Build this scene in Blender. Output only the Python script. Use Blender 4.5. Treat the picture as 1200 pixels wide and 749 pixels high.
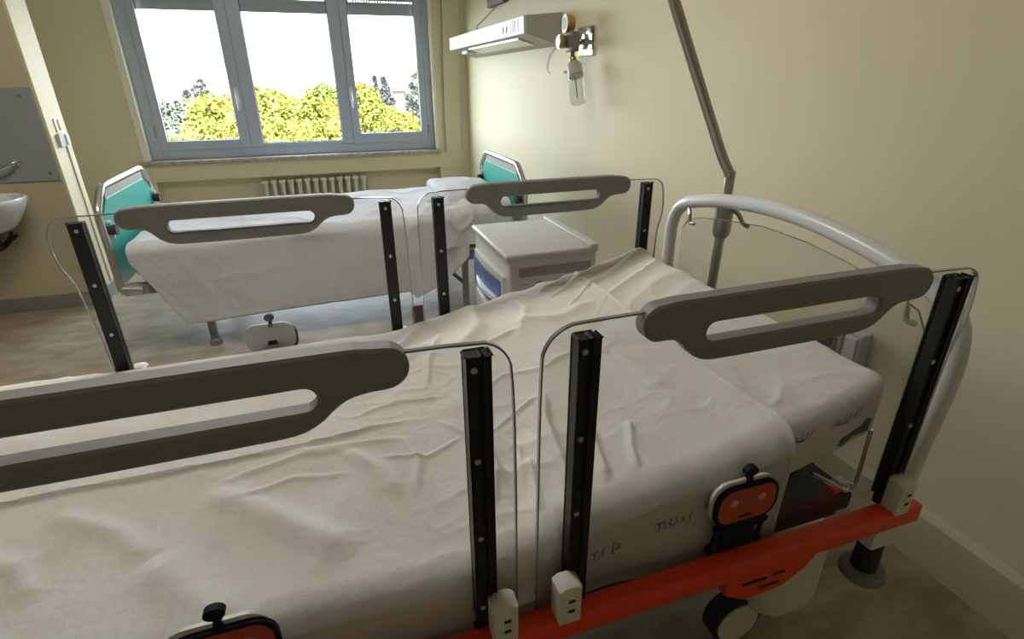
import bpy, bmesh, math, random
import numpy as np
from mathutils import Vector, Matrix, noise
for o in list(bpy.data.objects): bpy.data.objects.remove(o)
C = bpy.context.scene.collection
EYE = 1.42                                   # camera height; the floor is z = 0
# ------------------------------------------------------------------ camera
R_ = Vector((0.94718477, -0.32062417, -0.00641481))
U_ = Vector((0.13554581, 0.38213927, 0.9141099))
F_ = Vector((0.29063438, 0.86670048, -0.40541576))
cd = bpy.data.cameras.new('camera'); cam = bpy.data.objects.new('camera', cd); C.objects.link(cam)
cd.sensor_width = 36; cd.lens = 632/1200*36; cd.clip_start = 0.02; cd.clip_end = 500
mw = Matrix((R_, U_, -F_)).transposed().to_4x4(); mw.translation = Vector((0, 0, EYE))
cam.matrix_world = mw
bpy.context.scene.camera = cam
# ------------------------------------------------------------------ sky, sun, lamps, exposure
SKY = 8.0; SUN = 34.0; FILL = 9.0
w = bpy.data.worlds.new('sky'); bpy.context.scene.world = w; w.use_nodes = True
nt = w.node_tree; bg = nt.nodes['Background']
tc = nt.nodes.new('ShaderNodeTexCoord'); sp = nt.nodes.new('ShaderNodeSeparateXYZ'); rp = nt.nodes.new('ShaderNodeValToRGB')
nt.links.new(tc.outputs['Generated'], sp.inputs[0]); nt.links.new(sp.outputs['Z'], rp.inputs[0]); nt.links.new(rp.outputs[0], bg.inputs[0])
rp.color_ramp.elements[0].position = 0.0; rp.color_ramp.elements[0].color = (0.93, 0.97, 1, 1)
rp.color_ramp.elements[1].position = 0.7; rp.color_ramp.elements[1].color = (0.62, 0.8, 1, 1)
bg.inputs[1].default_value = SKY
sl = bpy.data.lights.new('sun', 'SUN'); sl.energy = SUN; sl.angle = 0.01; sl.color = (1, 0.93, 0.8)
so = bpy.data.objects.new('sun', sl); C.objects.link(so)
so.rotation_euler = Vector((-0.35, 0.55, -0.8)).to_track_quat('-Z', 'Y').to_euler()
pl_ = bpy.data.lights.new('window_portal', 'AREA'); pl_.shape = 'RECTANGLE'; pl_.size = 2.95; pl_.size_y = 1.8
po = bpy.data.objects.new('window_portal', pl_); C.objects.link(po); po.location = (-0.2, 6.72, EYE+0.12)
po.rotation_euler = (math.radians(-90), 0, 0); pl_.cycles.is_portal = True
vs = bpy.context.scene.view_settings
vs.view_transform = 'Standard'; vs.look = 'None'; vs.gamma = 1; vs.use_curve_mapping = False; vs.exposure = 1.35

# ------------------------------------------------------------------ materials
MC = {}
def mat(name, col, rough=0.6, metal=0.0, spec=0.5, noise_scale=0, noise_amt=0.0, bump=0.0, bump_scale=None, col2=None, coat=0, emit=0, detail=4, stretch=None, sub=0):
    if name in MC: return MC[name]
    m = bpy.data.materials.new(name); m.use_nodes = True; n = m.node_tree; b = n.nodes['Principled BSDF']
    b.inputs['Roughness'].default_value = rough; b.inputs['Metallic'].default_value = metal
    b.inputs['Specular IOR Level'].default_value = spec; b.inputs['Coat Weight'].default_value = coat
    c = (*col, 1)
    b.inputs['Base Color'].default_value = c
    t = n.nodes.new('ShaderNodeTexCoord'); mp = n.nodes.new('ShaderNodeMapping'); n.links.new(t.outputs['Object'], mp.inputs[0])
    if stretch: mp.inputs['Scale'].default_value = stretch
    nz = n.nodes.new('ShaderNodeTexNoise'); n.links.new(mp.outputs[0], nz.inputs['Vector'])
    nz.inputs['Scale'].default_value = noise_scale or 6; nz.inputs['Detail'].default_value = detail
    rm = n.nodes.new('ShaderNodeValToRGB'); n.links.new(nz.outputs[0], rm.inputs[0])
    k = noise_amt or 0.04
    c2 = col2 or tuple(x*(1-k) for x in col)
    rm.color_ramp.elements[0].position = 0.35; rm.color_ramp.elements[0].color = (*c2, 1)
    rm.color_ramp.elements[1].position = 0.65; rm.color_ramp.elements[1].color = c
    n.links.new(rm.outputs[0], b.inputs['Base Color'])
    if bump:
        n2 = n.nodes.new('ShaderNodeTexNoise'); n2.inputs['Scale'].default_value = bump_scale or 40; n2.inputs['Detail'].default_value = 4
        n.links.new(mp.outputs[0], n2.inputs['Vector'])
        bp = n.nodes.new('ShaderNodeBump'); bp.inputs['Strength'].default_value = bump; bp.inputs['Distance'].default_value = 0.01
        n.links.new(n2.outputs[0], bp.inputs['Height']); n.links.new(bp.outputs[0], b.inputs['Normal'])
    if emit:
        b.inputs['Emission Color'].default_value = c; b.inputs['Emission Strength'].default_value = emit
    MC[name] = m; return m
def clear(name, tint, refl=1.0, rough=0.02, haze=0.0, hcol=(1, 1, 1)):
    m = bpy.data.materials.new(name); m.use_nodes = True; n = m.node_tree
    n.nodes.remove(n.nodes['Principled BSDF']); out = n.nodes['Material Output']
    tr = n.nodes.new('ShaderNodeBsdfTransparent'); tr.inputs[0].default_value = (*tint, 1)
    gl = n.nodes.new('ShaderNodeBsdfGlossy'); gl.inputs['Roughness'].default_value = rough
    lw = n.nodes.new('ShaderNodeLayerWeight'); lw.inputs['Blend'].default_value = .5
    pw = n.nodes.new('ShaderNodeMath'); pw.operation = 'POWER'; pw.inputs[1].default_value = 5; n.links.new(lw.outputs['Facing'], pw.inputs[0])
    mu = n.nodes.new('ShaderNodeMath'); mu.operation = 'MULTIPLY_ADD'; mu.inputs[1].default_value = .9*refl; mu.inputs[2].default_value = .022*refl; n.links.new(pw.outputs[0], mu.inputs[0])
    mx = n.nodes.new('ShaderNodeMixShader'); n.links.new(mu.outputs[0], mx.inputs[0]); n.links.new(tr.outputs[0], mx.inputs[1]); n.links.new(gl.outputs[0], mx.inputs[2])
    last = mx
    if haze:
        df = n.nodes.new('ShaderNodeBsdfDiffuse'); df.inputs[0].default_value = (*hcol, 1)
        m2 = n.nodes.new('ShaderNodeMixShader'); m2.inputs[0].default_value = haze
        n.links.new(mx.outputs[0], m2.inputs[1]); n.links.new(df.outputs[0], m2.inputs[2]); last = m2
    n.links.new(last.outputs[0], out.inputs[0]); MC[name] = m; return m
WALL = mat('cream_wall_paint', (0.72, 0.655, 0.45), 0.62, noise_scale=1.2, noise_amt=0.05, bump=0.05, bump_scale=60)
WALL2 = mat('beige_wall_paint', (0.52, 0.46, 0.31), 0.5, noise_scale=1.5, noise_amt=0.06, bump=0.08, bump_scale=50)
CEILM = mat('ceiling_paint', (0.8, 0.8, 0.74), 0.8)
FLOOR = mat('worn_beige_floor', (0.40, 0.34, 0.25), 0.5, noise_scale=5.5, col2=(0.255, 0.205, 0.14), bump=0.3, bump_scale=11, detail=12, stretch=(1, 1.8, 1), spec=.35)
SKIRT = mat('skirting_grey', (0.25, 0.235, 0.2), 0.4, noise_amt=0.2)
SKIRTC = mat('skirting_cream', (0.62, 0.56, 0.38), 0.45, noise_amt=0.06)
ALU = mat('window_aluminium', (0.46, 0.52, 0.62), 0.4, metal=0.25)
SEAL = mat('window_gasket', (0.03, 0.03, 0.035), 0.6)
MARBLE = mat('sill_marble', (0.50, 0.45, 0.42), 0.35, noise_scale=30, col2=(0.3, 0.26, 0.24))
GLASS = clear('window_glass_clear', (0.97, 0.98, 0.98), 0.8)
ACR = clear('acrylic_sheet', (0.94, 0.945, 0.945), 1.0, 0.03, 0.018, (0.8, 0.82, 0.85))
EDGE = mat('acrylic_edge', (0.42, 0.44, 0.44), 0.15, metal=0.7)
SLAT = mat('shutter_grey', (0.35, 0.36, 0.37), 0.5)
RAD = mat('radiator_enamel', (0.68, 0.66, 0.57), 0.4)
SHEET = mat('white_cotton', (0.76, 0.735, 0.685), 0.85, noise_scale=3, noise_amt=0.06, bump=0.22, bump_scale=70, spec=0.2)
SHEET2 = mat('blue_white_cotton', (0.70, 0.71, 0.76), 0.85, noise_scale=4, noise_amt=0.04, bump=0.3, bump_scale=30, spec=0.2)
STAIN = mat('stain_yellow', (0.62, 0.52, 0.3), 0.9)
INK = mat('grey_laundry_ink', (0.10, 0.10, 0.10), 0.8)
GREYP = mat('grey_moulded_plastic', (0.25, 0.25, 0.235), 0.5, noise_amt=0.03, bump=0.05, bump_scale=300)
POST = mat('black_anodised', (0.018, 0.018, 0.018), 0.38, metal=0.3)
SCREW = mat('screw_steel', (0.6, 0.6, 0.58), 0.35, metal=0.9)
ORANGE = mat('orange_red_enamel', (0.86, 0.062, 0.010), 0.42, noise_amt=0.03)
CLAMP = mat('white_nylon', (0.76, 0.74, 0.68), 0.5)
DARKHOLE = mat('dark_hole', (0.02, 0.02, 0.02), 0.8)
TUBE = mat('pale_grey_tube', (0.74, 0.76, 0.78), 0.3, noise_amt=0.02)
STEEL = mat('brushed_steel', (0.42, 0.40, 0.37), 0.32, metal=0.8)
CHROME = mat('chrome', (0.8, 0.8, 0.8), 0.12, metal=1.0)
NAVY = mat('navy_plastic', (0.008, 0.010, 0.030), 0.6, spec=.2)
RED = mat('robot_face_red', (0.50, 0.075, 0.035), 0.35)
EYEM = mat('robot_eye', (0.72, 0.36, 0.27), 0.4)
WHITE = mat('white_plastic', (0.72, 0.73, 0.74), 0.35)
CABW = mat('cabinet_light_grey', (0.60, 0.60, 0.58), 0.42)
CABG = mat('cabinet_mid_grey', (0.26, 0.26, 0.27), 0.5)
BLUE = mat('cabinet_blue', (0.05, 0.11, 0.36), 0.35)
CABH = mat('drawer_pull_blue_white', (0.75, 0.84, 0.97), 0.3)
TEAL = mat('turquoise_laminate', (0.02, 0.46, 0.38), 0.4)
BLACK = mat('black_rubber', (0.02, 0.02, 0.022), 0.6)
BASEB = mat('dark_blue_steel', (0.012, 0.020, 0.058), 0.7, spec=.1)
CERAM = mat('white_ceramic', (0.85, 0.87, 0.9), 0.12, coat=0.5)
PANEL = mat('grey_splashback', (0.30, 0.32, 0.33), 0.4, noise_amt=0.04)
BRASS = mat('old_brass', (0.45, 0.3, 0.12), 0.3, metal=0.9)
GREYD = mat('valve_grey', (0.2, 0.2, 0.2), 0.45, metal=0.4)
BOTTLE = clear('bottle_clear', (0.86, 0.88, 0.86), 1.2, 0.05, 0.16, (0.9, 0.92, 0.9))
BROWN = mat('brown_bakelite', (0.12, 0.07, 0.045), 0.45)
LAMPG = mat('lamp_housing_grey', (0.42, 0.41, 0.38), 0.5)
DIFF = mat('lamp_diffuser', (0.72, 0.72, 0.62), 0.25)
MATT = mat('mattress_cover_grey', (0.25, 0.24, 0.22), 0.7)

# ------------------------------------------------------------------ helpers
def obj(name, bm, mats, parent=None, smooth=False, loc=None):
    me = bpy.data.meshes.new(name)
    if isinstance(bm, bmesh.types.BMesh):
        bmesh.ops.recalc_face_normals(bm, faces=bm.faces); bm.to_mesh(me); bm.free()
    else: me = bm
    for m in (mats if isinstance(mats, (list, tuple)) else [mats]): me.materials.append(m)
    o = bpy.data.objects.new(name, me); C.objects.link(o)
    if smooth:
        for p in me.polygons: p.use_smooth = True
        try: me.set_sharp_from_angle(angle=math.radians(38))
        except Exception: pass
    if parent: o.parent = parent; o.matrix_parent_inverse = Matrix.Identity(4)
    if loc: o.location = loc
    if parent and not loc: o.location = -world_loc(parent)
    return o
def world_loc(o):
    v = Vector((0, 0, 0))
    while o: v = v + o.location; o = o.parent
    return v
def thing(name, label, cat, loc=(0, 0, 0), group=None):
    o = bpy.data.objects.new(name, None); C.objects.link(o); o.location = loc; o.empty_display_size = 0.1
    tag(o, label, cat, group); return o
def tag(o, label, cat, group=None):
    o['label'] = label; o['category'] = cat
    if group: o['group'] = group
    return o
def struct(name, bm, m, parent=None, smooth=False):
    o = obj(name, bm, m, parent, smooth)
    if not parent: o['kind'] = 'structure'
    return o
def box(bm, a, b, bev=0, seg=2, mi=0):
    r = bmesh.ops.create_cube(bm, size=1.0)
    vs_ = r['verts']; a = Vector(a); b = Vector(b); c = (a+b)/2; s = b-a
    for v in vs_: v.co = Vector((v.co.x*s.x, v.co.y*s.y, v.co.z*s.z)) + c
    fs = set(f for v in vs_ for f in v.link_faces)
    for f in fs: f.material_index = mi
    if bev:
        es = list(set(e for v in vs_ for e in v.link_edges))
        rr = bmesh.ops.bevel(bm, geom=es, offset=bev, segments=seg, affect='EDGES', profile=0.5)
        for f in rr['faces']: f.material_index = mi
    return bm
def B(): return bmesh.new()
def tube(bm, pts, r, n=10, mi=0, caps=True, smoothn=0, flat=None):
    pts = [Vector(p) for p in pts]
    if smoothn:
        q = []
        P4 = [2*pts[0]-pts[1]] + pts + [2*pts[-1]-pts[-2]]
        for i in range(1, len(P4)-2):
            for k in range(smoothn):
                t = k/smoothn; p0, p1, p2, p3 = P4[i-1:i+3]
                q.append(0.5*((2*p1)+(-p0+p2)*t+(2*p0-5*p1+4*p2-p3)*t*t+(-p0+3*p1-3*p2+p3)*t**3))
        q.append(pts[-1]); pts = q
    rings = []
    t0 = (pts[1]-pts[0]).normalized()
    nrm = t0.orthogonal().normalized()
    if abs(t0.z) < 0.9: nrm = Vector((0, 0, 1)).cross(t0).normalized()
    for i, p in enumerate(pts):
        t = (pts[min(i+1, len(pts)-1)]-pts[max(i-1, 0)]).normalized()
        nrm = (nrm - t*nrm.dot(t)).normalized(); bn = t.cross(nrm)
        rr = r[i] if isinstance(r, (list, tuple)) else r
        fx = flat or (1, 1)
        rings.append([bm.verts.new(p + nrm*math.cos(2*math.pi*k/n)*rr*fx[0] + bn*math.sin(2*math.pi*k/n)*rr*fx[1]) for k in range(n)])
    for a, b in zip(rings, rings[1:]):
        for k in range(n):
            f = bm.faces.new((a[k], a[(k+1) % n], b[(k+1) % n], b[k])); f.material_index = mi
    if caps:
        for rg in (rings[0][::-1], rings[-1]):
            f = bm.faces.new(rg); f.material_index = mi
    return bm
def prism(bm, poly, axis, d0, d1, mi=0, bev=0, holes=None, seg=2):
    """extrude a 2D outline along axis ('y': poly is (x,z); 'x': poly is (y,z); 'z': poly is (x,y))"""
    def P(p, d):
        return {'y': (p[0], d, p[1]), 'x': (d, p[0], p[1]), 'z': (p[0], p[1], d)}[axis]
    if holes:
        # one hole: bridge outline & hole through a triangle fill
        va = [bm.verts.new(P(p, d0)) for p in poly]; ea = [bm.edges.new((va[i], va[(i+1) % len(va)])) for i in range(len(va))]
        vh = [bm.verts.new(P(p, d0)) for p in holes]; eh = [bm.edges.new((vh[i], vh[(i+1) % len(vh)])) for i in range(len(vh))]
        r = bmesh.ops.triangle_fill(bm, edges=ea+eh, use_beauty=True)
        fs = [g for g in r['geom'] if isinstance(g, bmesh.types.BMFace)]
        vb = [bm.verts.new(P(p, d1)) for p in poly]; vg = [bm.verts.new(P(p, d1)) for p in holes]
        mp_ = dict(zip(va+vh, vb+vg))
        for f in fs: bm.faces.new([mp_[v] for v in f.verts][::-1])
        for A_, B_ in ((va, vb), (vh, vg)):
            for i in range(len(A_)): bm.faces.new((A_[i], A_[(i+1) % len(A_)], B_[(i+1) % len(A_)], B_[i]))
        allv = set(va+vh+vb+vg)
        ax = {'y': 1, 'x': 0, 'z': 2}[axis]
        if bev:
            bmesh.ops.recalc_face_normals(bm, faces=bm.faces)
            es = [e for e in bm.edges if e.verts[0] in allv and e.verts[1] in allv and len(e.link_faces) == 2 and e.calc_face_angle(0) > 1.2 and abs(e.verts[0].co[ax]-e.verts[1].co[ax]) < 1e-6]
            rr = bmesh.ops.bevel(bm, geom=es, offset=bev, segments=seg, affect='EDGES', profile=0.5)
            for f in rr['faces']: f.material_index = mi
        return bm
    va = [bm.verts.new(P(p, d0)) for p in poly]; vb = [bm.verts.new(P(p, d1)) for p in poly]
    n = len(poly); fs = [bm.faces.new(va), bm.faces.new(vb[::-1])]
    for i in range(n): fs.append(bm.faces.new((va[i], vb[i], vb[(i+1) % n], va[(i+1) % n])))
    for f in fs: f.material_index = mi
    if bev:
        es = [e for f in fs[:2] for e in f.edges]
        rr = bmesh.ops.bevel(bm, geom=es, offset=bev, segments=seg, affect='EDGES', profile=0.5)
        for f in rr['faces']: f.material_index = mi
    return bm
def rrect(x0, x1, y0, y1, r, n=6):
    out = []
    for cx, cy, a in ((x1-r, y0+r, -90), (x1-r, y1-r, 0), (x0+r, y1-r, 90), (x0+r, y0+r, 180)):
        for k in range(n+1):
            t = math.radians(a+90*k/n); out.append((cx+r*math.cos(t), cy+r*math.sin(t)))
    return out
def disc(c, r, n=20, ry=None): return [(c[0]+r*math.cos(2*math.pi*k/n), c[1]+(ry or r)*math.sin(2*math.pi*k/n)) for k in range(n)]
def smooth_poly(pts, n=5):
    out = []; L = len(pts)
    for i in range(L):
        p0, p1, p2, p3 = [Vector(pts[(i+k-1) % L]) for k in range(4)]
        for k in range(n):
            t = k/n; q = 0.5*((2*p1)+(-p0+p2)*t+(2*p0-5*p1+4*p2-p3)*t*t+(-p0+3*p1-3*p2+p3)*t**3); out.append((q.x, q.y))
    return out
def interp(tab, x):
    if x <= tab[0][0]: return tab[0][1]
    for (a, b), (c, d) in zip(tab, tab[1:]):
        if x <= c:
            t = (x-a)/(c-a); t = t*t*(3-2*t); return b+(d-b)*t
    return tab[-1][1]
N3 = lambda x, y, z=0.0: noise.noise(Vector((x, y, z)))
def ridge(x, y, z): return 1-abs(N3(x, y, z))*2.2
def Z(z): return z+EYE

# ------------------------------------------------------------------ the room
XW, YW, XL, YB, H = 1.64, 6.43, -3.2, -2.2, 3.05
bm = B(); box(bm, (XL-.2, YB-.2, -0.12), (XW+.2, YW+.35, 0)); struct('floor', bm, FLOOR)
bm = B(); box(bm, (XL-.2, YB-.2, H), (XW+.2, YW+.35, H+.2)); struct('ceiling', bm, CEILM)
bm = B(); box(bm, (XW, YB-.2, 0), (XW+.2, YW+.3, H)); struct('wall_right', bm, WALL)
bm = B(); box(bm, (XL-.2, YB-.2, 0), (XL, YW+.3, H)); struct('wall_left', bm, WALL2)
bm = B(); box(bm, (XL-.2, YB-.2, 0), (XW+.2, YB, H)); struct('wall_back', bm, WALL)
bm = B()
wx0, wx1, wz0, wz1 = -1.70, 1.285, Z(-.76), Z(1.02)
box(bm, (XL, YW, 0), (-1.70, YW+.3, H)); box(bm, (wx1, YW, 0), (XW, YW+.3, H))
box(bm, (wx0, YW, wz1), (wx1, YW+.3, H)); box(bm, (wx0, YW, Z(-.925)), (wx1, YW+.3, wz0))
box(bm, (wx0, YW+.16, 0), (wx1, YW+.3, Z(-.925)))
box(bm, (wx0, YW, 0), (-1.64, YW+.16, Z(-.925)))
struct('wall_window', bm, WALL)
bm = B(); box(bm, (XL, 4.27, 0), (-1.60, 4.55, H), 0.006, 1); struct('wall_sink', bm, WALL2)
bm = B(); box(bm, (-1.606, 4.276, 0), (-1.594, 4.544, H)); struct('lit_face_1', bm, WALL)  # thin sheet in lighter paint stands for window light on the pillar end
bm = B(); prism(bm, [(XW, 0), (XW-.022, 0), (XW-.022, .165), (XW-.012, .182), (XW, .182)], 'y', YB, YW, bev=0.0); struct('baseboard_right', bm, SKIRTC)
bm = B(); box(bm, (XL, 4.255, 0), (-1.587, 4.27, .1), .003, 1); box(bm, (-1.60, 4.255, 0), (-1.585, 4.56, .1), .003, 1); struct('baseboard_sink', bm, SKIRT)
bm = B(); box(bm, (XL, YW-.013, 0), (wx0, YW, .1)); box(bm, (wx1, YW-.013, 0), (XW, YW, .1)); struct('baseboard_window', bm, SKIRT)

# ------------------------------------------------------------------ window
win = bpy.data.objects.new('window_1', None); C.objects.link(win); win['kind'] = 'structure'; win.location = (-0.2, 6.55, Z(-.72))
F0, F1 = 6.51, 6.58
def fr(parts, nm, m=ALU, y0=F0, y1=F1, parent=win, bev=.004):
    bm = B()
    for (x0, x1, z0, z1) in parts: box(bm, (x0, y0, Z(z0)), (x1, y1, Z(z1)), bev, 1)
    return obj(nm, bm, m, parent)
frm = fr([(-1.635, -1.535, -.72, 1.02), (1.18, 1.25, -.72, 1.02), (-1.535, 1.18, -.72, -.63), (-.70, -.575, -.63, 1.02), (.23, .35, -.63, 1.02), (-.575, .23, -.63, -.59)], 'window_frame')
fr([(wx0, -1.635, -.72, 1.02), (1.25, wx1, -.72, 1.02)], 'frame_cover', mat('daylit_cream_jamb', (.84, .82, .70), .4), 6.425, 6.6)  # jamb colour made paler to stand in for daylight on the reveal
for x0, x1, z0, g in ((-1.535, -.70, -.63, (-1.46, -.80, -.54)), (.35, 1.18, -.635, (.43, 1.105, -.525))):
    s = fr([(x0, g[0], z0, 1.0), (g[1], x1, z0, 1.0), (g[0], g[1], z0, g[2])], 'window_sash', ALU, 6.495, 6.565)
for g in ((-1.46, -.80, -.54), (-.575, .23, -.59), (.43, 1.105, -.525)):
    bm = B(); box(bm, (g[0]-.01, 6.535, Z(g[2]-.01)), (g[1]+.01, 6.541, Z(1.0))); o = obj('window_pane', bm, GLASS, win)
    bm = B()
    for a, b in (((g[0], g[2]), (g[0]+.006, 1)), ((g[1]-.006, g[2]), (g[1], 1)), ((g[0], g[2]), (g[1], g[2]+.006))):
        box(bm, (a[0], 6.528, Z(a[1])), (b[0], 6.534, Z(b[1])))
    obj('gasket', bm, SEAL, o)
for x in (-.745, .375):
    bm = B(); box(bm, (x-.016, 6.480, Z(-.20)), (x+.016, 6.495, Z(-.05)), .004, 1)
    tube(bm, [(x, 6.49, Z(-.13)), (x, 6.45, Z(-.125))], .010); tube(bm, [(x, 6.452, Z(-.11)), (x, 6.452, Z(-.26))], [.012, .009], 8)
    obj('window_handle', bm, WHITE, win, True)
for x, z in ((-1.545, -.45), (1.19, -.50)):
    bm = B(); tube(bm, [(x, 6.488, Z(z-.05)), (x, 6.488, Z(z+.05))], .011, 8); obj('hinge', bm, SLAT, win, True)
bm = B(); box(bm, (wx0-.02, 6.375, Z(-.755)), (wx1+.01, 6.60, Z(-.72)), .004, 1); obj('window_sill', bm, MARBLE, win)
# rolled-down end of the roller shutter: solid slats with a row of light slots between them
lk = B()
zb = .632
for i in range(7):
    bm = B(); z0 = Z(zb+.066+i*.066) if i else Z(zb)
    box(bm, (-1.52, 6.60, z0), (1.17, 6.612, (z0+.054) if i else Z(zb+.120)), .003, 1); obj('shutter_slat', bm, SLAT, win)
    x = -1.52
    if not i: z0 += .066
    while x < 1.16:
        box(lk, (x, 6.602, z0+.052), (x+.018, 6.610, z0+.068)); x += .028
o = obj('shutter_link', lk, SLAT, win); o['kind'] = 'stuff'
bm = B(); tube(bm, [(1.40, 6.42, Z(1.1)), (1.365, 6.418, Z(-.1)), (1.358, 6.418, Z(-.75))], .012, 6, flat=(1, .3))
tag(obj('shutter_strap', bm, SLAT), 'dark grey roller shutter strap hanging on the wall right of the window', 'strap')
bm = B(); tube(bm, [(1.575, 6.418, H), (1.565, 6.418, Z(.3)), (1.549, 6.418, Z(-.74))], .005, 6)
tag(obj('pull_cord', bm, WHITE), 'thin white cable running down beside the room corner near the window', 'cable')

# radiator in the niche
rad = thing('radiator', 'cream column radiator in the niche below the window', 'radiator', (-.115, YW+.08, .15))
bm = B()
x0, x1, n = -.63, .40, 13
def section():
    bm = B()
    for dy in (-.03, .03):
        tube(bm, [(0, dy, 0.02), (0, dy, .28)], .023, 8, flat=(1.0, 1.0))
    box(bm, (-.036, -.055, .262), (.036, .055, .30), .014, 2); box(bm, (-.036, -.055, 0), (.036, .055, .04), .014, 2)
    return bm
first = None
for i in range(n):
    x = x0+(x1-x0)*i/(n-1)
    if first is None: first = obj('radiator_section', section(), RAD, rad, True, loc=(x+.115, -.02, 0))
    else:
        c = first.copy(); C.objects.link(c); c.location = (x+.115, -.02, 0)
bm = B(); tube(bm, [(x0-.02, YW+.06, Z(-1.0)), (x0-.10, YW+.06, Z(-1.0)), (x0-.10, YW+.1, .02)], .009, 8); obj('pipe', bm, RAD, rad, True)
for x in (x0+.06, x1-.06):
    bm = B(); box(bm, (x-.012, YW+.02, 0), (x+.012, YW+.1, .16)); obj('foot', bm, RAD, rad)

# ------------------------------------------------------------------ sheets
def slab(x0, x1, y0, y1, zt, th, r, nx=60, ny=40, wr=None, mi=0):
    """soft slab with rounded edges: a subdivided box, rounded, top following zt(x, y)"""
    bm = B(); bmesh.ops.create_cube(bm, size=2.0)
    bmesh.ops.subdivide_edges(bm, edges=bm.edges[:], cuts=max(nx//2, 20), use_grid_fill=True)
    for v in bm.verts:
        u = Vector(v.co)
        # spacing denser near rims
        g = lambda t: math.copysign(1-(1-abs(t))**1.5, t)
        hx, hy, hz = (x1-x0)/2, (y1-y0)/2, th/2
        p = Vector((g(u.x)*hx, g(u.y)*hy, u.z*hz))
        q = Vector((max(-hx+r, min(hx-r, p.x)), max(-hy+r, min(hy-r, p.y)), max(-hz+r, min(hz-r, p.z))))
        d = p-q
        nrm = d.normalized() if d.length > 1e-6 else Vector((0, 0, 1))
        if d.length > 1e-6: p = q+nrm*r
        X, Y = p.x+(x0+x1)/2, p.y+(y0+y1)/2
        if wr: p = p+nrm*wr(X, Y, p.z)
        v.co = Vector((p.x+(x0+x1)/2, p.y+(y0+y1)/2, p.z+zt(X, Y)-th/2))
    return bm
def seg_d(px, py, a, b):
    ax, ay = a; bx, by = b; dx, dy = bx-ax, by-ay; L = dx*dx+dy*dy
    t = max(0, min(1, ((px-ax)*dx+(py-ay)*dy)/L)) if L else 0
    return math.hypot(px-ax-dx*t, py-ay-dy*t), t
def creases(px, py, lst):
    h = 0
    for pts, amp, wd in lst:
        m = 1e9; n = len(pts)-1
        for i in range(n):
            d, t = seg_d(px, py, pts[i], pts[i+1])
            if d < m: m = d; tt = (i+t)/n
        if m < wd*4: h += amp*math.exp(-(m/wd)**2)*min(1, 6*tt+.05, 6*(1-tt)+.05)
    return h
def drape(xr, yr, zt, near, far, rnd, wr, nx, nt, hem=None, th=.004):
    """cloth over a bed: returns mesh builder and the surface function S(x, t); t is measured along the cloth
    from the near top edge, negative = down the near side"""
    x0, x1 = xr; y0, y1 = yr; W = y1-y0; L = W+near+far
    def S0(x, t):
        z = zt(x)
        if t < 0:                                            # near side
            a = -t
            if a < rnd*1.57:
                k = a/rnd; return Vector((x, y0+rnd-rnd*math.sin(k), z-rnd+rnd*math.cos(k))), Vector((0, -math.sin(k), math.cos(k)))
            return Vector((x, y0, z-rnd-(a-rnd*1.57))), Vector((0, -1, 0))
        if t > W-2*rnd:
            a = t-(W-2*rnd)
            if a < rnd*1.57:
                k = a/rnd; return Vector((x, y1-rnd+rnd*math.sin(k), z-rnd+rnd*math.cos(k))), Vector((0, math.sin(k), math.cos(k)))
            return Vector((x, y1, z-rnd-(a-rnd*1.57))), Vector((0, 1, 0))
        return Vector((x, y0+rnd+t, z)), Vector((0, 0, 1))
    def S(x, t, off=0):
        p, n = S0(x, t); return p+n*(wr(x, t)+off)
    bm = B(); rows = []
    for i in range(nx+1):
        x = x0+(x1-x0)*i/nx; row = []
        ne, fa = (hem(x) if hem else (near, far))
        for j in range(nt+1):
            t = -ne+(W-2*rnd+ne+fa)*j/nt
            row.append(bm.verts.new(S(x, t)))
        rows.append(row)
    for i in range(nx):
        for j in range(nt): bm.faces.new((rows[i][j], rows[i+1][j], rows[i+1][j+1], rows[i][j+1]))
    return bm, S

# ------------------------------------------------------------------ near bed
bed = thing('hospital_bed', 'near hospital bed with orange side bar, white arched headboard and clear side panels', 'bed', (.05, 1.1, 0))
HEAD_PANEL = [(.24, -.86), (.24, -.355), (.248, -.325), (.268, -.305), (.30, -.296), (1.035, -.302), (1.07, -.312), (1.085, -.335), (1.092, -.40), (1.088, -.44), (1.078, -.47), (1.075, -.52), (1.07, -.86)]
FOOT_PANEL = [(-.622, -.86), (-.640, -.57), (-.650, -.47), (-.668, -.435), (-.675, -.39), (-.672, -.335), (-.655, -.308), (-.62, -.298), (.15, -.300), (.19, -.318), (.205, -.36), (.207, -.86)]
lobe = lambda cx, cz, r, a0, a1, n=9: [(cx+r*math.cos(math.radians(a0+(a1-a0)*k/n)), cz+r*math.sin(math.radians(a0+(a1-a0)*k/n))) for k in range(n+1)]
HEAD_HANDLE = lobe(.4195, -.3155, .0285, 100, 262) + [(.440, -.3435), (.455, -.350), (.467, -.363), (.480, -.377), (.500, -.387), (.525, -.3905), (.79, -.3905), (.822, -.388), (.845, -.377), (.860, -.362), (.877, -.350), (.900, -.3455)] + lobe(.922, -.317, .0285, -85, 75) + [(.905, -.2875), (.885, -.284), (.445, -.284), (.432, -.2865)]
HEAD_SLOT = rrect(.500, .838, -.358, -.326, .0158, 5)
FOOT_HANDLE = [(-.523+(x-.388)*(.588/.562), z) for x, z in HEAD_HANDLE]
FOOT_SLOT = rrect(-.408, -.045, -.358, -.326, .0158, 5)
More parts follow.
